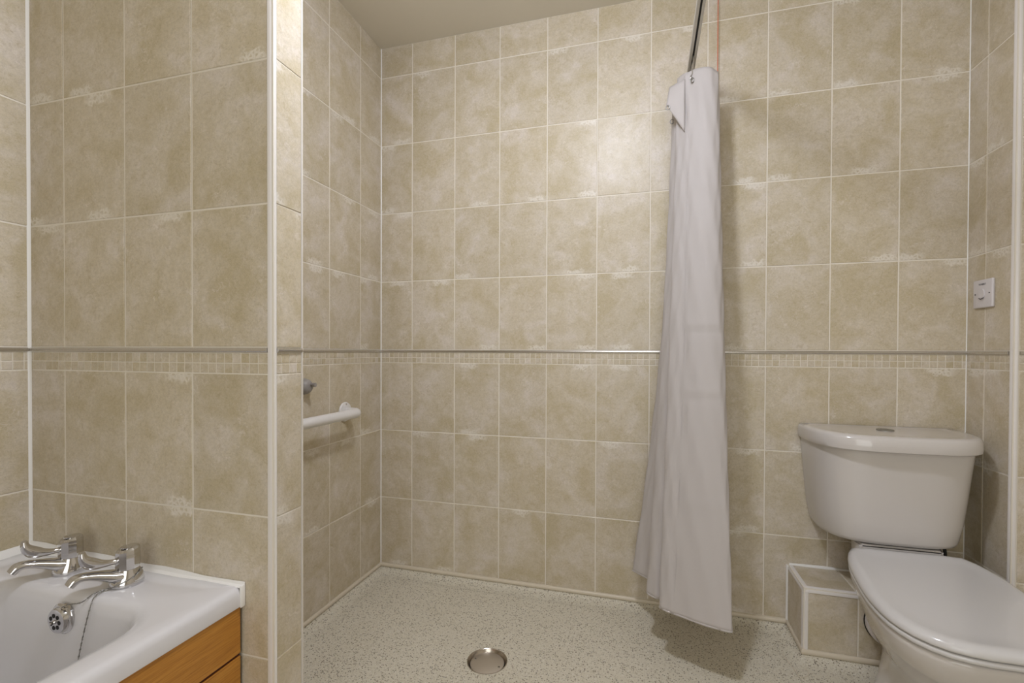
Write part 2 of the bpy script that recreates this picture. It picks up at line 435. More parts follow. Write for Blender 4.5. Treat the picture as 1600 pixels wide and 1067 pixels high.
def bead(a, b, nrm, name, label, r=.0085, z=.0085, m0=0, m1=0):
    a, b, nrm = Vector((*a, 0)), Vector((*b, 0)), Vector((*nrm, 0)); d = (b-a).normalized(); bm = bmesh.new()
    prof = [(-.0015, -r)]+[(.0065*cos(t_), r*sin(t_)) for t_ in [-pi/2+pi*k/8 for k in range(9)]]+[(-.0015, r)]
    loft(bm, [[p+nrm*u+d*(m*u)+Vector((0, 0, z+v)) for u, v in prof] for p, m in ((a, m0), (b, m1))])
    return struct(name, bm, M_BEAD, True, 40, label, 'baseboard')
bead((XL, YB), (BX0, YB), (0, -1), 'baseboard_back', 'cream sealing bead where the back wall meets the floor', m0=1, m1=-1)
bead((XL, YP), (XL, YB), (1, 0), 'baseboard_left', 'cream sealing bead along the foot of the shower side wall', m1=-1)

# ------------------------------------------------------------------ pipe boxing
bm = bmesh.new(); box(bm, BX0+g, XR-.0005, BY0+g, YB-.0005, -.001, BZ-g)
boxing = mk('pipe_boxing', bm_mesh('pipe_boxing', bm), M_GROUT)
tag(boxing, 'low beige tiled pipe boxing with white edge trims behind the toilet pan', 'pipe box')
e = .0135
grid(boxing, (0, BY0, 0), 0, [BX0+e, .6380, .839, XR], [.0165, BZ-e])
grid(boxing, (BX0, 0, 0), -pi/2, [-YB, -(BY0+e)], [.0165, BZ-e])
grid(boxing, (0, 0, BZ), 0, [BX0+e, .6380, .839, XR], [BY0+e, YB], rx=1)
def btrim(p, q, ax, sx, sy):
    # rounded edge: quarter section with centre set back from the two faces
    bm = bmesh.new(); r = e+.0015; P, Q = Vector(p), Vector(q); sx, sy = Vector(sx), Vector(sy)
    pr = [(0, 0)]+[(r*cos(pi/2*k/8), r*sin(pi/2*k/8)) for k in range(9)]
    loft(bm, [[c_+sx*a+sy*b for a, b in pr] for c_ in (P, Q)]); return part('edge_trim', bm, M_TRIM, boxing)
btrim((BX0+e, BY0+e, 0), (BX0+e, BY0+e, BZ-e), 'z', (-1, 0, 0), (0, -1, 0))
btrim((BX0+e, BY0+e, BZ-e), (XR-.001, BY0+e, BZ-e), 'x', (0, -1, 0), (0, 0, 1))
btrim((BX0+e, BY0+e, BZ-e), (BX0+e, YB-.001, BZ-e), 'y', (-1, 0, 0), (0, 0, 1))
bm = bmesh.new(); bmesh.ops.create_uvsphere(bm, u_segments=16, v_segments=10, radius=e+.0015, matrix=Matrix.Translation((BX0+e, BY0+e, BZ-e)))
part('trim_corner', bm, M_TRIM, boxing)
def base_bead(a, b, nrm, m0=0, m1=0):
    a, b, nrm = Vector((*a, 0)), Vector((*b, 0)), Vector((*nrm, 0)); d = (b-a).normalized(); bm = bmesh.new(); r = .0085
    prof = [(-.0015, -r)]+[(.0065*cos(t_), r*sin(t_)) for t_ in [-pi/2+pi*k/8 for k in range(9)]]+[(-.0015, r)]
    loft(bm, [[p+nrm*u+d*(m*u)+Vector((0, 0, r+v)) for u, v in prof] for p, m in ((a, m0), (b, m1))])
    part('base_bead', bm, M_BEAD, boxing)
base_bead((BX0, BY0), (XR, BY0), (0, -1), -1, 0)
base_bead((BX0, YB-.007), (BX0, BY0), (-1, 0), 0, 1)
bm = bmesh.new(); tube(bm, [(BX0-.001, YB-.002, .016), (BX0-.001, YB-.002, BZ-.002)], .005, 8); part('sealant_line', bm, M_SIL, boxing)
bm = bmesh.new(); tube(bm, [(BX0+.004, YB-.003, BZ+.001), (.60, YB-.004, BZ+.001), (.72, YB-.003, BZ), (XR-.003, YB-.003, BZ)], [.0045, .007, .004, .004], 8); part('sealant_line', bm, M_SIL, boxing)

# ------------------------------------------------------------------ floor drain
dr = empty('floor_drain', (DX, DY, FZ)); tag(dr, 'round stainless steel floor drain in the speckled vinyl', 'drain')
dr.rotation_euler = (0, 0, radians(-12))
bm = bmesh.new(); n = 48
prof = [(.0560, -.0110), (.0630, -.0110), (.0632, .0004), (.0648, .0006), (.0646, .0014), (.0632, .0017), (.0620, .0008), (.0600, -.0060), (.0570, -.0090)]
rings = [[(r*cos(2*pi*i/n), r*sin(2*pi*i/n), z) for i in range(n)] for r, z in prof]
loft(bm, rings+[rings[0]], False, False); part('clamp_ring', bm, M_RING, dr)
bm = bmesh.new(); lathe(bm, [(.0575, -.0140), (.0575, -.0108), (.001, -.0108)], 48); part('recess', bm, M_DARK, dr)
PZ_ = -.0088
bm = bmesh.new(); lathe(bm, [(.0540, -.0107), (.0540, .0022+PZ_), (.0530, .0028+PZ_), (.001, .0029+PZ_)], 48); part('cover_plate', bm, M_STEEL, dr)
for s in (-1, 1):
    bm = bmesh.new(); lathe(bm, [(.0042, .0029), (.0042, .0034), (.0034, .0037), (.001, .0037)], 12, Matrix.Translation((s*.043, 0, PZ_)))
    sc = part('screw', bm, M_CHROME, dr)
    bm = bmesh.new(); box(bm, s*.043-.003, s*.043+.003, -.0009, .0009, .0035+PZ_, .0040+PZ_); part('slot', bm, M_DARK, sc)

# ------------------------------------------------------------------ bath
bath = empty('bathtub', (-1.16, .05, FZ)); tag(bath, 'white acrylic bathtub with an oak panel against the left wall', 'bathtub')
RZ = .4655
def rrect(x0, x1, y0, y1, r, n=10):
    out = []
    for cx, cy, a in ((x1-r, y1-r, 0), (x0+r, y1-r, pi/2), (x0+r, y0+r, pi), (x1-r, y0+r, 3*pi/2)):
        for k in range(n+1):
            t_ = a+pi/2*k/n; out.append((cx+r*cos(t_), cy+r*sin(t_)))
    return out
bm = bmesh.new()
OX0, OX1, OY0, OY1 = AX+.0008, -.830, -.78, YA-.0008
ix0, ix1, iy0, iy1 = -1.432, -.905, -.66, .695
def ring(x0, x1, y0, y1, r, z): return [(x, y, z) for x, y in rrect(x0, x1, y0, y1, r)]
rings = [ring(OX0+.01, OX1-.004, OY0+.004, OY1-.001, .004, RZ-.040),
         ring(OX0, OX1, OY0, OY1, .003, RZ-.0405), ring(OX0, OX1+.001, OY0, OY1, .004, RZ-.034), ring(OX0, OX1, OY0, OY1, .004, RZ-.014),
         ring(OX0+.001, OX1-.0025, OY0+.003, OY1-.001, .005, RZ-.006), ring(OX0+.002, OX1-.008, OY0+.008, OY1-.002, .006, RZ-.0015),
         ring(OX0+.004, OX1-.016, OY0+.014, OY1-.004, .008, RZ),
         ring(ix0-.022, ix1+.026, iy0-.03, iy1+.018, .10, RZ-.0005),
         ring(ix0-.008, ix1+.010, iy0-.012, iy1+.007, .098, RZ-.004),
         ring(ix0, ix1, iy0, iy1, .095, RZ-.013),
         ring(ix0+.006, ix1-.006, iy0+.02, iy1-.006, .09, RZ-.03),
         ring(ix0+.018, ix1-.016, iy0+.08, iy1-.018, .09, RZ-.12),
         ring(ix0+.030, ix1-.030, iy0+.17, iy1-.034, .09, RZ-.24),
         ring(ix0+.050, ix1-.052, iy0+.24, iy1-.062, .085, RZ-.33),
         ring(ix0+.085, ix1-.085, iy0+.29, iy1-.10, .07, RZ-.365),
         ring(ix0+.15, ix1-.15, iy0+.36, iy1-.17, .05, RZ-.372)]
loft(bm, rings, False, True)
me = bm_mesh('tub', bm, True, 60)
tub = mk('tub', me, M_BATH, bath); tub.matrix_parent_inverse = Matrix.Translation(-Vector(bath.location))
def bpart(name, bm, mat, smooth=True, angle=35, parent=None):
    o = part(name, bm, mat, parent or bath, smooth, angle)
    if parent is None: o.matrix_parent_inverse = Matrix.Translation(-Vector(bath.location))
    return o
# sealant along the tiled walls, thicker towards the corner
bm = bmesh.new()
P = []
for k in range(13):
    x = AX+.001+(OX1-AX)*k/12; hgt = .006+.016*(1-k/12)+(.002*sin(k*1.7)); dpt = .006+.006*(1-k/12)+.0015*sin(k*2.3)
    P.append([(x, YA-.0005, RZ-.001), (x, YA-.0005, RZ+hgt), (x, YA-.002, RZ+hgt), (x, YA-dpt*.6, RZ+hgt*.35), (x, YA-dpt-.005, RZ-.001)])
P.append([(OX1+.0005, y, z) for _, y, z in P[-1]])
P.append([(OX1+.002, y, z-.001) for _, y, z in P[-1]])
loft(bm, P); bpart('sealant_bead', bm, M_SIL)
bm = bmesh.new(); box(bm, OX1-.001, OX1+.0035, YA-.013, YA-.0005, RZ-.043, RZ+.004, .002); bpart('sealant_end', bm, M_SIL)
bm = bmesh.new()
loft(bm, [[(AX+.0005, y, RZ-.001), (AX+.0005, y, RZ+.018), (AX+.003, y, RZ+.014), (AX+.010, y, RZ-.001)] for y in (-.75, .2, YA-.004)])
bpart('sealant_bead', bm, M_SIL)
# oak panel: backing and grooved boards
PX = -.834; zt = RZ-.0405
bm = bmesh.new(); box(bm, PX-.014, PX-.004, -.77, YA-.006, FZ+.003, zt); bpart('panel_backing', bm, M_GROOVE, False)
zz = [zt-.001, .3235, .2215, .1195, FZ+.012]
for k in range(4):
    z1, z0 = zz[k]-(0 if k == 0 else .0062), zz[k+1]
    bm = bmesh.new(); box(bm, PX-.005, PX, -.77, YA-.007, z0, z1, .0008, 1)
    bpart('panel_board', bm, M_OAK, False)
# overflow
OV = Vector((-1.152, iy1-.0085, .418))
Rm = Matrix.Translation(OV) @ Matrix.Rotation(pi/2, 4, 'X')       # local z -> -Y
bm = bmesh.new(); lathe(bm, [(.031, -.002), (.0315, .003), (.029, .0055), (.0265, .0065), (.026, .008), (.0255, .0115), (.0235, .0145), (.019, .0160), (.001, .0165)], 36, Rm)
ovf = bpart('overflow_cover', bm, M_CHROME)
for k in range(7):
    a = 2*pi*k/7
    bm = bmesh.new(); lathe(bm, [(.0044, .0135), (.0044, .0166), (.0006, .0167)], 12, Rm @ Matrix.Translation((.0125*cos(a), .0125*sin(a), 0)))
    h_ = part('overflow_hole', bm, M_DARK, ovf)
bm = bmesh.new(); lathe(bm, [(.0035, .015), (.0045, .018), (.003, .020), (.003, .025), (.001, .026)], 12, Rm); part('centre_screw', bm, M_CHROME, ovf)

# ------------------------------------------------------------------ taps
def make_tap(loc, label):
    r = empty('bath_tap', loc); tag(r, label, 'tap', None)
    bm = bmesh.new()
    rings = []
    for z, rx, ry, oy in ((.0, .0262, .0280, 0), (.002, .0272, .029, 0), (.007, .0270, .0288, 0), (.013, .0255, .0272, .001), (.019, .0236, .0248, .002), (.025, .0212, .0218, .002), (.030, .0192, .0194, .002), (.0325, .0182, .0184, .002)):
        rings.append([(rx*cos(2*pi*i/32), ry*sin(2*pi*i/32)+oy, z) for i in range(32)])
    loft(bm, rings); part('body', bm, M_CHROME, r)
    bm = bmesh.new()
    tube(bm, [(0, .002, .0165), (0, -.018, .0215), (0, -.036, .0285), (0, -.054, .0345), (0, -.069, .0372), (0, -.079, .0345), (0, -.086, .0270)],
         [(.0215, .0140), (.0200, .0130), (.0160, .0102), (.0132, .0080), (.0124, .0076), (.0126, .0090), (.0122, .0082)], 20, 6, side=Vector((1, 0, 0)))
    part('spout', bm, M_CHROME, r)
    bm = bmesh.new()
    def fac(rad, z, tilt=0):
        out = []
        for i in range(10):
            a = 2*pi*(i+.5)/10; out.append((rad*1.03*cos(a), rad*1.03*sin(a)+.002, z+tilt*sin(a)))
        return out
    loft(bm, [fac(.0180, .0320), fac(.0194, .0332), fac(.0202, .0380), fac(.0200, .064, .0025), fac(.0190, .0705, .003), fac(.0155, .0745, .003), fac(.0130, .0750, .003)])
    hd = part('head', bm, M_CHROME, r, angle=28)
    bm = bmesh.new(); lathe(bm, [(.0120, .0745), (.0120, .0762), (.010, .0768), (.001, .0769)], 24, Matrix.Translation((0, .002, 0))); part('cap', bm, M_CHROME, hd)
    bm = bmesh.new()
    tube(bm, [(0, -.012, .0510), (0, -.024, .0515), (0, -.036, .0530), (0, -.048, .0565), (0, -.059, .0625), (0, -.066, .0730), (0, -.068, .0850)],
         [(.0055, .0055), (.0055, .0055), (.0075, .0075), (.0095, .0105), (.0105, .0115), (.0100, .0080), (.0080, .0050)], 16, 6, side=Vector((1, 0, 0)))
    part('lever', bm, M_CHROME, r)
    r.rotation_euler = (0, 0, radians(-24)); r.scale = (1.07, 1.07, 1.05)
    return r
TAP1 = (-1.264, .765, RZ); TAP2 = (-1.080, .759, RZ)
make_tap(TAP1, 'chrome lever bath tap nearer the left wall corner')
make_tap(TAP2, 'chrome lever bath tap with the plug chains, right of the pair')

# chains of small twisted links
def chain(pts, name, label, step=.0036):
    P = catmull(pts, 24); bm = bmesh.new()
    acc = 0; last = P[0]; k = 0
    for i in range(1, len(P)):
        seg = (P[i]-P[i-1]).length; acc += seg
        if acc >= step:
            acc = 0; d = (P[i]-last).normalized(); c_ = (P[i]+last)/2; L = (P[i]-last).length
            s = d.orthogonal().normalized(); s = Matrix.Rotation(k*1.1, 3, d) @ s; t2 = d.cross(s)
            rg = [[c_+d*u*L*.62+(s*cos(a)*r1+t2*sin(a)*r2) for a in [2*pi*q/6 for q in range(6)]] for u, r1, r2 in ((-1, .0007, .0005), (-.4, .0017, .0009), (.4, .0017, .0009), (1, .0007, .0005))]
            loft(bm, rg); last = P[i]; k += 1
    o = mk(name, bm_mesh(name, bm, True, 60), M_BUTTON); tag(o, label, 'chain'); return o
tx, ty, tz = TAP2
chain([(OV.x+.008, OV.y-.010, OV.z+.0265), (OV.x+.022, OV.y-.006, OV.z+.034), (-1.106, iy1-.006, RZ-.010), (-1.095, iy1+.010, RZ+.002), (-1.084, ty-.034, RZ+.0035), (tx+.012, ty-.031, RZ+.010), (tx+.0265, ty-.012, RZ+.018), (tx+.0275, ty+.006, RZ+.0255), (tx+.018, ty+.020, RZ+.030)],
      'overflow_chain', 'thin chrome chain from the overflow up around the right-hand bath tap')
chain([(-1.083, ty-.029, RZ+.003), (-1.087, ty-.040, RZ+.003), (-1.084, iy1+.004, RZ+.000), (-1.078, iy1-.008, RZ-.016), (-1.081, iy1-.016, RZ-.055), (-1.086, iy1-.022, RZ-.10), (-1.090, iy1-.030, RZ-.16), (-1.094, iy1-.042, RZ-.24)],
      'plug_chain', 'chrome plug chain hanging into the bath below the right-hand tap')

# ------------------------------------------------------------------ grab rail, shower fitting
gx, gz, gy1, gy0, gr = XL+.070, .7290, 1.632, 1.02, .0180
gb = empty('grab_rail', (XL, 1.33, gz)); tag(gb, 'white grab rail on the tiled shower side wall', 'grab rail')
def gpart(n_, bm, mat=M_NYLON):
    o = part(n_, bm, mat, gb); o.matrix_parent_inverse = Matrix.Translation(-Vector(gb.location)); return o
bm = bmesh.new(); R_ = .034
path = [(XL+.002, gy0, gz)]
path += [(gx-R_+R_*sin(a), gy0+R_-R_*cos(a), gz) for a in [pi/2*k/8 for k in range(9)]]
path += [(gx-R_+R_*cos(a), gy1-R_+R_*sin(a), gz) for a in [pi/2*k/8 for k in range(9)]]
path += [(XL+.002, gy1, gz)]
tube(bm, path, gr, 20, smooth_path=False, side=Vector((0, 0, 1))); gpart('bar', bm)
for y in (gy0, gy1):
    bm = bmesh.new(); lathe(bm, [(.038, .0005), (.0385, .004), (.036, .008), (.024, .010), (.0185, .013)], 32, Matrix.Translation((XL, y, gz)) @ Matrix.Rotation(pi/2, 4, 'Y')); f_ = gpart('flange', bm)
    for s in (0, 2.1, 4.2):
        bm = bmesh.new(); lathe(bm, [(.0035, .0078), (.0035, .0098), (.001, .0100)], 10, Matrix.Translation((XL, y+.030*sin(s), gz+.030*cos(s))) @ Matrix.Rotation(pi/2, 4, 'Y')); q_ = part('screw', bm, M_STEEL, f_)
sy, sz = 1.395, .8455
sf = empty('shower_fitting', (XL, sy, sz)); tag(sf, 'small grey domed fitting with a short nozzle beside the partition edge', 'shower fitting')
RR = Matrix.Rotation(pi/2, 4, 'Y')
bm = bmesh.new(); lathe(bm, [(.026, .0003), (.027, .004), (.0265, .014), (.024, .022), (.018, .029), (.010, .032), (.001, .033)], 32, RR); part('dome', bm, M_GREY, sf)
bm = bmesh.new(); lathe(bm, [(.0272, .006), (.0285, .008), (.0272, .010)], 32, RR); part('rim', bm, M_GREY, sf)
bm = bmesh.new(); lathe(bm, [(.0065, .030), (.0060, .040), (.0072, .042), (.0072, .050), (.001, .051)], 16, Matrix.Translation((0, .004, .006)) @ RR); part('nozzle', bm, M_GREY, sf)

# ------------------------------------------------------------------ switch plate
PY, PZ = 1.814, 1.153
sp = empty('switch_plate', (XR, PY, PZ), 0); tag(sp, 'square white switch plate with a rocker on the tiled pier', 'switch')
sp.rotation_euler = (0, 0, -pi/2)        # local -Y faces into the room, local X runs towards the camera
bm = bmesh.new(); box(bm, -.0435, .0435, -.0085, -.0003, -.0435, .0435, .003, 3); part('plate', bm, M_PLAST, sp)
bm = bmesh.new()
pr = [(.013*cos(a), .0155*sin(a)) for a in [2*pi*k/24 for k in range(24)]]
loft(bm, [[(x*s, y, z*s) for x, z in pr] for s, y in ((1, -.0085), (1, -.0100), (.9, -.0112))]); rk = part('rocker', bm, M_PLAST, sp)
bm = bmesh.new(); tube(bm, [(-.011, -.0112, -.0130), (0, -.0125, -.0168), (.011, -.0112, -.0130)], .0011, 6); part('rocker_shadow', bm, M_INK_SHADOW, rk)  # shadow under the rocker's lower edge, modelled as a dark arc
for s in (-1, 1):
    bm = bmesh.new(); lathe(bm, [(.0024, .0084), (.0024, .0092), (.0005, .0093)], 10, Matrix.Translation((s*.032, 0, 0)) @ Matrix.Rotation(pi/2, 4, 'X')); part('screw', bm, M_INK_SHADOW, sp)
def text(body, size, loc, parent, mat):
    cu = bpy.data.curves.new('lettering', 'FONT'); cu.body = body; cu.size = size; cu.extrude = .0002; cu.align_x = 'CENTER'
    o = bpy.data.objects.new('lettering', cu); C.objects.link(o); dg = bpy.context.evaluated_depsgraph_get(); dg.update()
    me = bpy.data.meshes.new_from_object(o.evaluated_get(dg)); bpy.data.objects.remove(o)
    me.materials.clear(); me.materials.append(mat)
    return mk('lettering', me, None, parent, loc, (pi/2, 0, 0))
text('TO RESET', .0075, (0, -.0088, .0265), sp, M_INK_SHADOW)

# ------------------------------------------------------------------ toilet
TX = .727
wc = empty('toilet', (TX, 1.50, FZ)); tag(wc, 'white close-coupled toilet with its lid closed, in front of the boxing', 'toilet')
def wpart(n_, bm, mat=M_CHINA, smooth=True, angle=40, parent=None):
    o = part(n_, bm, mat, parent or wc, smooth, angle)
    if parent is None: o.matrix_parent_inverse = Matrix.Translation(-Vector(wc.location))
    return o
CX = .7410
def dring(hw, yf, yb, z, ex=3.4, n=40, tip=0):
    """D-shaped plan: flat at the back (yb), superelliptic front (yf)"""
    out = []
    for k in range(n+1):
        a = pi*k/n; c_, s_ = cos(a), sin(a)
        out.append((CX+hw*(abs(c_)**(2/ex))*(1 if c_ > 0 else -1), yb-(yb-yf)*(s_**(2/ex)), z))
    return out
WB = YB-.004
# cistern
bm = bmesh.new()
loft(bm, [dring(.162, 1.735, WB-.02, .3785), dring(.178, 1.716, WB-.002, .3797), dring(.186, 1.706, WB, .3845), dring(.190, 1.700, WB, .396), dring(.201, 1.694, WB, .45),
          dring(.208, 1.687, WB, .52), dring(.215, 1.679, WB, .60), dring(.220, 1.672, WB, .66), dring(.220, 1.671, WB, .676)])
wpart('cistern', bm)
bm = bmesh.new()
loft(bm, [dring(.215, 1.674, WB-.01, .6765), dring(.226, 1.648, WB, .6745), dring(.2285, 1.643, WB, .678), dring(.2295, 1.641, WB, .690), dring(.2290, 1.643, WB, .710), dring(.2265, 1.647, WB, .7170),
          dring(.221, 1.653, WB-.002, .7208), dring(.212, 1.662, WB-.004, .7220), dring(.195, 1.682, WB-.012, .7208), dring(.165, 1.70, WB-.03, .7206)])
lid = wpart('cistern_lid', bm)
bm = bmesh.new(); lathe(bm, [(.0235, .7200), (.0235, .7228), (.0215, .7240), (.0205, .7232), (.001, .7234)], 36, Matrix.Translation((.7345, 1.800, 0)))
bt = wpart('flush_button', bm, M_BUTTON, parent=lid)
# plan outline of the seat: half width along the length, axis turned slightly clockwise
SEAT = [(1.173, .0), (1.1735, .045), (1.183, .088), (1.1975, .116), (1.222, .142), (1.25, .1605), (1.295, .1775), (1.349, .1860), (1.40, .1890), (1.475, .1868), (1.54, .1825), (1.594, .1765), (1.645, .1650), (1.680, .1530), (1.697, .1440), (1.7035, .1340), (1.7050, .1200), (1.7055, .0)]
ax_ = lambda y: TX-.0008+(y-1.45)*.095
def seat_poly(d):
    P = [Vector((ax_(y)+h, y, 0)) for y, h in SEAT]+[Vector((ax_(y)-h, y, 0)) for y, h in SEAT[-2:0:-1]]
    n = len(P); out = []
    for i in range(n):                                   # smooth closed outline, moved inwards by d
        p0, p1, p2, p3 = P[i-1], P[i], P[(i+1) % n], P[(i+2) % n]
        for k in range(4):
            u = k/4; out.append(.5*((2*p1)+(p2-p0)*u+(2*p0-5*p1+4*p2-p3)*u*u+(-p0+3*p1-3*p2+p3)*u**3))
    c = Vector((TX, 1.44, 0)); R_ = []
    for q in range(56):
        a = 2*pi*q/56; dv = Vector((cos(a), sin(a), 0)); best = None
        for i in range(len(out)):
            A, B = out[i]-c, out[(i+1) % len(out)]-c; e_ = B-A
            den = dv.x*e_.y-dv.y*e_.x
            if abs(den) < 1e-9: continue
            t_ = (A.x*e_.y-A.y*e_.x)/den; u = (A.x*dv.y-A.y*dv.x)/den
            if t_ > 0 and -1e-6 <= u <= 1+1e-6 and (best is None or t_ > best): best = t_
        R_.append((c, dv, best))
    return [(c+dv*(b_-d)) for c, dv, b_ in R_]
def so(z, d=0, b=0): return [(p.x, p.y, z) for p in seat_poly(d)]
# pan
def oval(hw, yf, yb, z, ef=2.25, eb=2.6, ym=None, n=56, flatb=0):
    ym = ym if ym is not None else yf+(yb-yf)*.47
    out = []
    for k in range(n):
        a = 2*pi*k/n; c_, s_ = cos(a), sin(a); ex = ef if s_ < 0 else eb
        x = hw*(abs(c_)**(2/ex))*(1 if c_ > 0 else -1)
        L = (ym-yf) if s_ < 0 else (yb-ym)
        y = ym+L*(abs(s_)**(2/ex))*(1 if s_ > 0 else -1)
        if s_ > 0: x *= 1-flatb*((y-ym)/(yb-ym))**1.5
        out.append((TX+x, y, z))
    return out
bm = bmesh.new()
loft(bm, [oval(.118, 1.290, 1.672, FZ+.001), oval(.117, 1.292, 1.670, FZ+.012), oval(.106, 1.305, 1.662, .03), oval(.098, 1.318, 1.655, .07), oval(.094, 1.318, 1.648, .11),
          oval(.098, 1.305, 1.640, .145), oval(.112, 1.278, 1.640, .175), oval(.134, 1.246, 1.650, .205), oval(.154, 1.220, 1.665, .240, flatb=.1), so(.275, .024), so(.305, .012),
          so(.320, .0075), so(.330, .0065), so(.335, .010)])
pan = wpart('pan', bm, angle=60)
# ledge that carries the cistern
bm = bmesh.new()
loft(bm, [[(TX+.016-w_, 1.655+.055*k, z), (TX+.016+w_, 1.655+.055*k, z), (TX+.020+w_+.008, 1.76, z), (TX+.02+w_*.7, 1.86, z), (TX+.02-w_*.7, 1.86, z), (TX+.02-w_-.008, 1.76, z)] for w_, z, k in ((.07, .235, 0), (.09, .285, 0), (.105, .318, .5), (.108, .330, 1), (.110, .368, 1), (.106, .3775, 1))])
bmesh.ops.bevel(bm, geom=[e_ for e_ in bm.edges], offset=.006, segments=2, affect='EDGES')
wpart('cistern_ledge', bm, angle=60)
# outlet connector into the boxing
Rc = Matrix.Translation((TX-.006, BY0-.0003, .140)) @ Matrix.Rotation(pi/2, 4, 'X')
bm = bmesh.new(); lathe(bm, [(.068, 0), (.068, .020), (.064, .024), (.060, .030), (.060, .055), (.054, .058), (.054, .09)], 36, Rc); oc = wpart('outlet_connector', bm, M_PLAST)
bm = bmesh.new(); lathe(bm, [(.0690, .0002), (.0705, .003), (.0690, .006)], 36, Rc); wpart('connector_seal', bm, M_DARK, parent=oc)
bm = bmesh.new(); lathe(bm, [(.0605, .046), (.0615, .050), (.0605, .056)], 36, Rc); wpart('connector_seal', bm, M_DARK, parent=oc)
# seat ring and lid
SY0, SY1, SHW = 1.173, 1.707, .1965
bm = bmesh.new()
loft(bm, [so(.3385, .012), so(.3375, .006), so(.3400, .002), so(.3440, .0015), so(.3485, .002), so(.3505, .006), so(.3500, .012)]); wpart('seat', bm, M_SEAT, angle=60)
bm = bmesh.new()
loft(bm, [so(.3530, .010), so(.3525, .004), so(.3545, .0005), so(.3585, 0), so(.3640, .001), so(.3690, .005), so(.3722, .012), so(.3735, .020), so(.3728, .030), so(.3700, .050), so(.3690, .075), so(.3690, .13)])
wpart('seat_lid', bm, M_SEAT, angle=60)
for s in (-1, 1):
    bm = bmesh.new(); lathe(bm, [(.010, 0), (.010, .020), (.008, .0235), (.001, .0245)], 16, Matrix.Translation((TX+.02+s*.075, 1.697, .336))); wpart('hinge', bm, M_CHROME if 0 else M_SEAT)
# thin supply pipe between pan and cistern
sup = bmesh.new(); tube(sup, [(TX+.150, 1.765, .384), (TX+.152, 1.76, .34), (TX+.154, 1.765, .28), (TX+.16, 1.81, .225)], .0045, 10); wpart('bolt_rod', sup, M_DARK)

# ------------------------------------------------------------------ curtain rail, curtain, pull cord
RX, RZL = .1420, 1.985
rl = empty('curtain_rail', (RX, YB, RZL)); tag(rl, 'silver curtain rail with a black underside slot running to the back wall', 'curtain rail')
def rpart(n_, bm, mat, smooth=False):
    o = part(n_, bm, mat, rl, smooth, 40); o.matrix_parent_inverse = Matrix.Translation(-Vector(rl.location)); return o
bm = bmesh.new(); y0 = -.3
box(bm, RX-.012, RX-.0025, y0, YB-.001, RZL-.009, RZL+.009, .0012, 1); box(bm, RX+.0035, RX+.012, y0, YB-.001, RZL-.009, RZL+.009, .0012, 1); box(bm, RX-.010, RX+.010, y0, YB-.001, RZL+.004, RZL+.011, .001, 1)
rpart('track', bm, M_RAIL)
bm = bmesh.new(); box(bm, RX-.0026, RX+.0036, y0, YB-.002, RZL-.0055, RZL+.004); rpart('slot', bm, M_DARK)
bm = bmesh.new(); box(bm, RX-.018, RX+.018, YB-.012, YB-.0005, RZL-.016, RZL+.018, .002); rpart('wall_bracket', bm, M_PLAST)
for y in (.15, -.25):
    bm = bmesh.new(); tube(bm, [(RX, y, RZL+.010), (RX, y, ZC-.001)], .006, 12); rpart('ceiling_hanger', bm, M_RAIL, True)

# back-projection of photograph measurements used only to size the hanging cloth
import itertools
f_ = 745.2
def onY(px, y):
    u = (px-800)/f_; d = D0+R0*u; return d.x/d.y*y
# control columns: (px top, px mid, px bottom, y top, y mid, y bottom)
CT = [(1050, 1026, 990, 1.868, 1.850, 1.828),
      (1058, 1031, 1003, 1.850, 1.825, 1.800),
      (1062, 1038, 1014, 1.838, 1.800, 1.775),
      (1052, 1034, 1018, 1.850, 1.790, 1.735),
      (1050, 1031, 1013, 1.835, 1.765, 1.675),
      (1058, 1040, 1025, 1.815, 1.735, 1.645),
      (1066, 1050, 1037, 1.795, 1.715, 1.640),
      (1060, 1046, 1040, 1.800, 1.715, 1.622),
      (1056, 1044, 1033, 1.780, 1.690, 1.590),
      (1062, 1055, 1043, 1.765, 1.668, 1.570),
      (1069, 1067, 1055, 1.750, 1.655, 1.560),
      (1078, 1082, 1078, 1.740, 1.635, 1.540),
      (1092, 1103, 1103, 1.725, 1.620, 1.520),
      (1107, 1122, 1128, 1.725, 1.620, 1.508),
      (1117, 1132, 1144, 1.735, 1.630, 1.503),
      (1119, 1134, 1147, 1.755, 1.650, 1.515),
      (1112, 1124, 1134, 1.780, 1.690, 1.570),
      (1102, 1110, 1118, 1.805, 1.740, 1.640),
      (1094, 1100, 1105, 1.830, 1.790, 1.710),
      (1098, 1106, 1112, 1.850, 1.830, 1.780)]
TOPZ = [1.925, 1.945, 1.935, 1.92, 1.925, 1.930, 1.935, 1.93, 1.93, 1.932, 1.930, 1.929, 1.927, 1.922, 1.911, 1.896, 1.890, 1.905, 1.925, 1.935]
BOTZ = .153
NT_ = 150
cols3 = []
for k, (a, b, c_, ya, yb_, yc) in enumerate(CT):
    cols3.append(((onY(a, ya), ya), (onY(b, yb_), yb_), (onY(c_, yc), yc)))
def q3(p, q, r, t_):            # through three levels: t = 0, .55, 1
    tm = .62
    l0 = (t_-tm)*(t_-1)/(tm*1.0); l1 = t_*(t_-1)/(tm*(tm-1)); l2 = t_*(t_-tm)/(1-tm)
    return p*l0+q*l1+r*l2
levels = []
for j in range(NT_+1):
    t_ = j/NT_; row = []
    for k, (p, q, r) in enumerate(cols3):
        x = q3(p[0], q[0], r[0], t_); y = q3(p[1], q[1], r[1], t_)
        row.append((x, y, TOPZ[k]+(BOTZ-TOPZ[k])*t_))
    levels.append(catmull(row, 6))
bm = bmesh.new(); uv = bm.loops.layers.uv.new('UVMap')
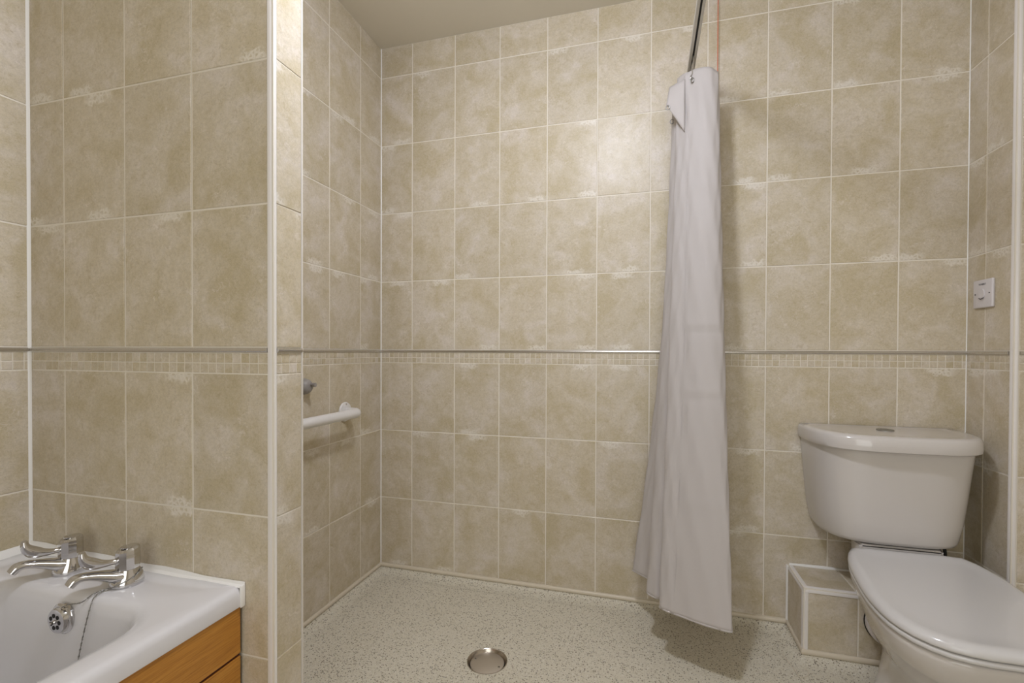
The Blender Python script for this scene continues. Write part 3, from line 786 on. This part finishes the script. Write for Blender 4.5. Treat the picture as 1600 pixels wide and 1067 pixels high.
def crease(i, z):
    k = i/6; m_ = max(0, min(1, (k-9.5)/1))*max(0, min(1, (15-k)/2)); return -.0022*m_*sum(math.exp(-((z-zc)/.012)**2)*sg for zc, sg in ((1.058, 1), (1.036, -1), (.842, .8), (.822, -.8), (1.52, .6), (.50, .5)))
G = [[bm.verts.new(p+Vector((.0012*sin(i*.9+j*.35), .0012*cos(i*.7-j*.3)+crease(i, p.z), 0))) for i, p in enumerate(r)] for j, r in enumerate(levels)]
nc = len(G[0]); lenu = [0]
for i in range(1, nc): lenu.append(lenu[-1]+(G[NT_][i].co-G[NT_][i-1].co).length)
seam_i = 10*6
for j in range(NT_):
    for i in range(nc-1):
        f = bm.faces.new((G[j][i], G[j][i+1], G[j+1][i+1], G[j+1][i])); f.smooth = True
        for lp, (a, b) in zip(f.loops, ((j, i), (j, i+1), (j+1, i+1), (j+1, i))): lp[uv].uv = (lenu[b], a/NT_*1.8)
me = bpy.data.meshes.new('cloth'); bm.to_mesh(me); bm.free()
for p in me.polygons: p.use_smooth = True
cur = empty('shower_curtain', (.14, 1.75, 1.93)); tag(cur, 'white fabric shower curtain hanging bunched left of the toilet', 'curtain')
def cpart(n_, me_or_bm, mat, angle=60):
    me_ = me_or_bm if isinstance(me_or_bm, bpy.types.Mesh) else bm_mesh(n_, me_or_bm, True, angle)
    o = mk(n_, me_, mat, cur); o.matrix_parent_inverse = Matrix.Translation(-Vector(cur.location)); return o
cl = cpart('cloth', me, M_CURT)
sd = cl.modifiers.new('thickness', 'SOLIDIFY'); sd.thickness = .0012
# bottom hem and the vertical side hem
bm = bmesh.new(); tube(bm, [p+Vector((0, 0, .002)) for p in levels[-1]], (.0022), 8, smooth_path=False, flat=(.9, 1.4), side=Vector((1, 0, 0))); cpart('hem', bm, M_CURT)
bm = bmesh.new()
sp_ = [levels[j][seam_i]+Vector((-.0005, -.0012, 0)) for j in range(0, NT_+1, 5)]
tube(bm, sp_, .0011, 6, smooth_path=False); cpart('side_hem', bm, M_CURT)
# loose top corner folded over to the left, with its eyelet
def onXYZ(px, py, y):
    u = (px-800)/f_; v = (556.96-py)/f_
    x_ = cos(rol)*u+sin(rol)*v; z2 = -sin(rol)*u+cos(rol)*v
    d = cos(pit)-sin(pit)*z2; z = sin(pit)+cos(pit)*z2
    r = R0*x_+D0*d+U0*z; return Vector((0, 0, H))+r*(y/r.y)
def sheet(quad, n=10, bulge=.006):
    a, b, c_, d = quad; bm = bmesh.new(); uvl = bm.loops.layers.uv.new('UVMap'); Gq = []
    for j in range(n+1):
        row = []
        for i in range(n+1):
            u, v = i/n, j/n; p = (a*(1-u)+b*u)*(1-v)+(d*(1-u)+c_*u)*v
            p = p+Vector((-.3, -1, 0))*bulge*sin(pi*u)*sin(pi*(1-v)*.9); row.append(bm.verts.new(p))
        Gq.append(row)
    for j in range(n):
        for i in range(n):
            f = bm.faces.new((Gq[j][i], Gq[j][i+1], Gq[j+1][i+1], Gq[j+1][i])); f.smooth = True
            for lp, (q1, q2) in zip(f.loops, ((j, i), (j, i+1), (j+1, i+1), (j+1, i))): lp[uvl].uv = (q2/n*.1, q1/n*.1)
    me = bpy.data.meshes.new('folded_corner'); bm.to_mesh(me); bm.free(); return me
fl = cpart('folded_corner', sheet([onXYZ(1046, 137, 1.775), onXYZ(1070, 124, 1.745), onXYZ(1069.5, 206, 1.735), onXYZ(1041, 164, 1.755)]), M_CURT)
fl.modifiers.new('thickness', 'SOLIDIFY').thickness = .0012
def eyelet(px, py, y, tilt=0):
    c_ = onXYZ(px, py, y); bm = bmesh.new(); n = 20
    A = Matrix.Translation(c_) @ Matrix.Rotation(tilt, 4, 'Z') @ Matrix.Rotation(pi/2, 4, 'X')
    pts = [A @ Vector((.0062*cos(2*pi*i/n), .0078*sin(2*pi*i/n), 0)) for i in range(n)]
    rg = []
    for i, p in enumerate(pts):
        d = (pts[(i+1) % n]-pts[i-1]).normalized(); o_ = (p-c_).normalized(); t2 = d.cross(o_)
        rg.append([p+o_*.0018*cos(2*pi*k/8)+t2*.0012*sin(2*pi*k/8) for k in range(8)])
    loft(bm, rg+[rg[0]], False, False); return cpart('eyelet', bm, M_BUTTON)
eyelet(1043.5, 168, 1.749); eyelet(1082, 125, 1.730, .3); eyelet(1050, 190, 1.825)
for i_, (px, py, y) in enumerate([(1081, 117, 1.735)]):
    c_ = onXYZ(px, py, y); bm = bmesh.new()
    tube(bm, [c_+Vector((0, .0, -.016)), c_+Vector((-.004, 0, -.006)), c_+Vector((.002, .002, .006)), Vector((RX+.001, c_.y+.004, RZL-.020)), Vector((RX+.0005, c_.y+.004, RZL-.006))], .0022, 8)
    cpart('hook', bm, M_CHROME)
for y in (1.775, 1.81, 1.845):
    bm = bmesh.new(); tube(bm, [(RX+.0005, y, 1.932), (RX-.003, y, 1.945), (RX+.0005, y, RZL-.006)], .0018, 8); cpart('hook', bm, M_CHROME)

cx_ = onXYZ(1121.8, 40, 1.884)
bm = bmesh.new(); tube(bm, [(cx_.x, 1.884, ZC-.02), (cx_.x+.0005, 1.884, 1.6), (cx_.x, 1.884, .95), (cx_.x, 1.884, .42)], .0015, 8)
pc = empty('pull_cord', (cx_.x, 1.884, ZC)); tag(pc, 'thin orange-red pull cord hanging from the ceiling beside the curtain', 'cord')
o = part('cord', bm, M_CORD, pc); o.matrix_parent_inverse = Matrix.Translation(-Vector(pc.location))
bm = bmesh.new(); lathe(bm, [(.032, -.001), (.032, -.018), (.026, -.026), (.006, -.028), (.003, -.030)], 32); part('ceiling_switch', bm, M_PLAST, pc)

# ------------------------------------------------------------------ ceiling lamp (outside the frame, lights the room)
lp_ = empty('ceiling_lamp', (LX, LY, ZC)); tag(lp_, 'round flush ceiling lamp with opal glass, over the bath end', 'lamp')
bm = bmesh.new(); lathe(bm, [(.13, -.001), (.13, -.025), (.120, -.030), (.10, -.030)], 40); part('base_ring', bm, M_PLAST, lp_)
bm = bmesh.new(); lathe(bm, [(.112, -.030), (.108, -.045), (.09, -.062), (.06, -.073), (.03, -.078), (.002, -.079)], 40); part('opal_cover', bm, M_OPAL, lp_)
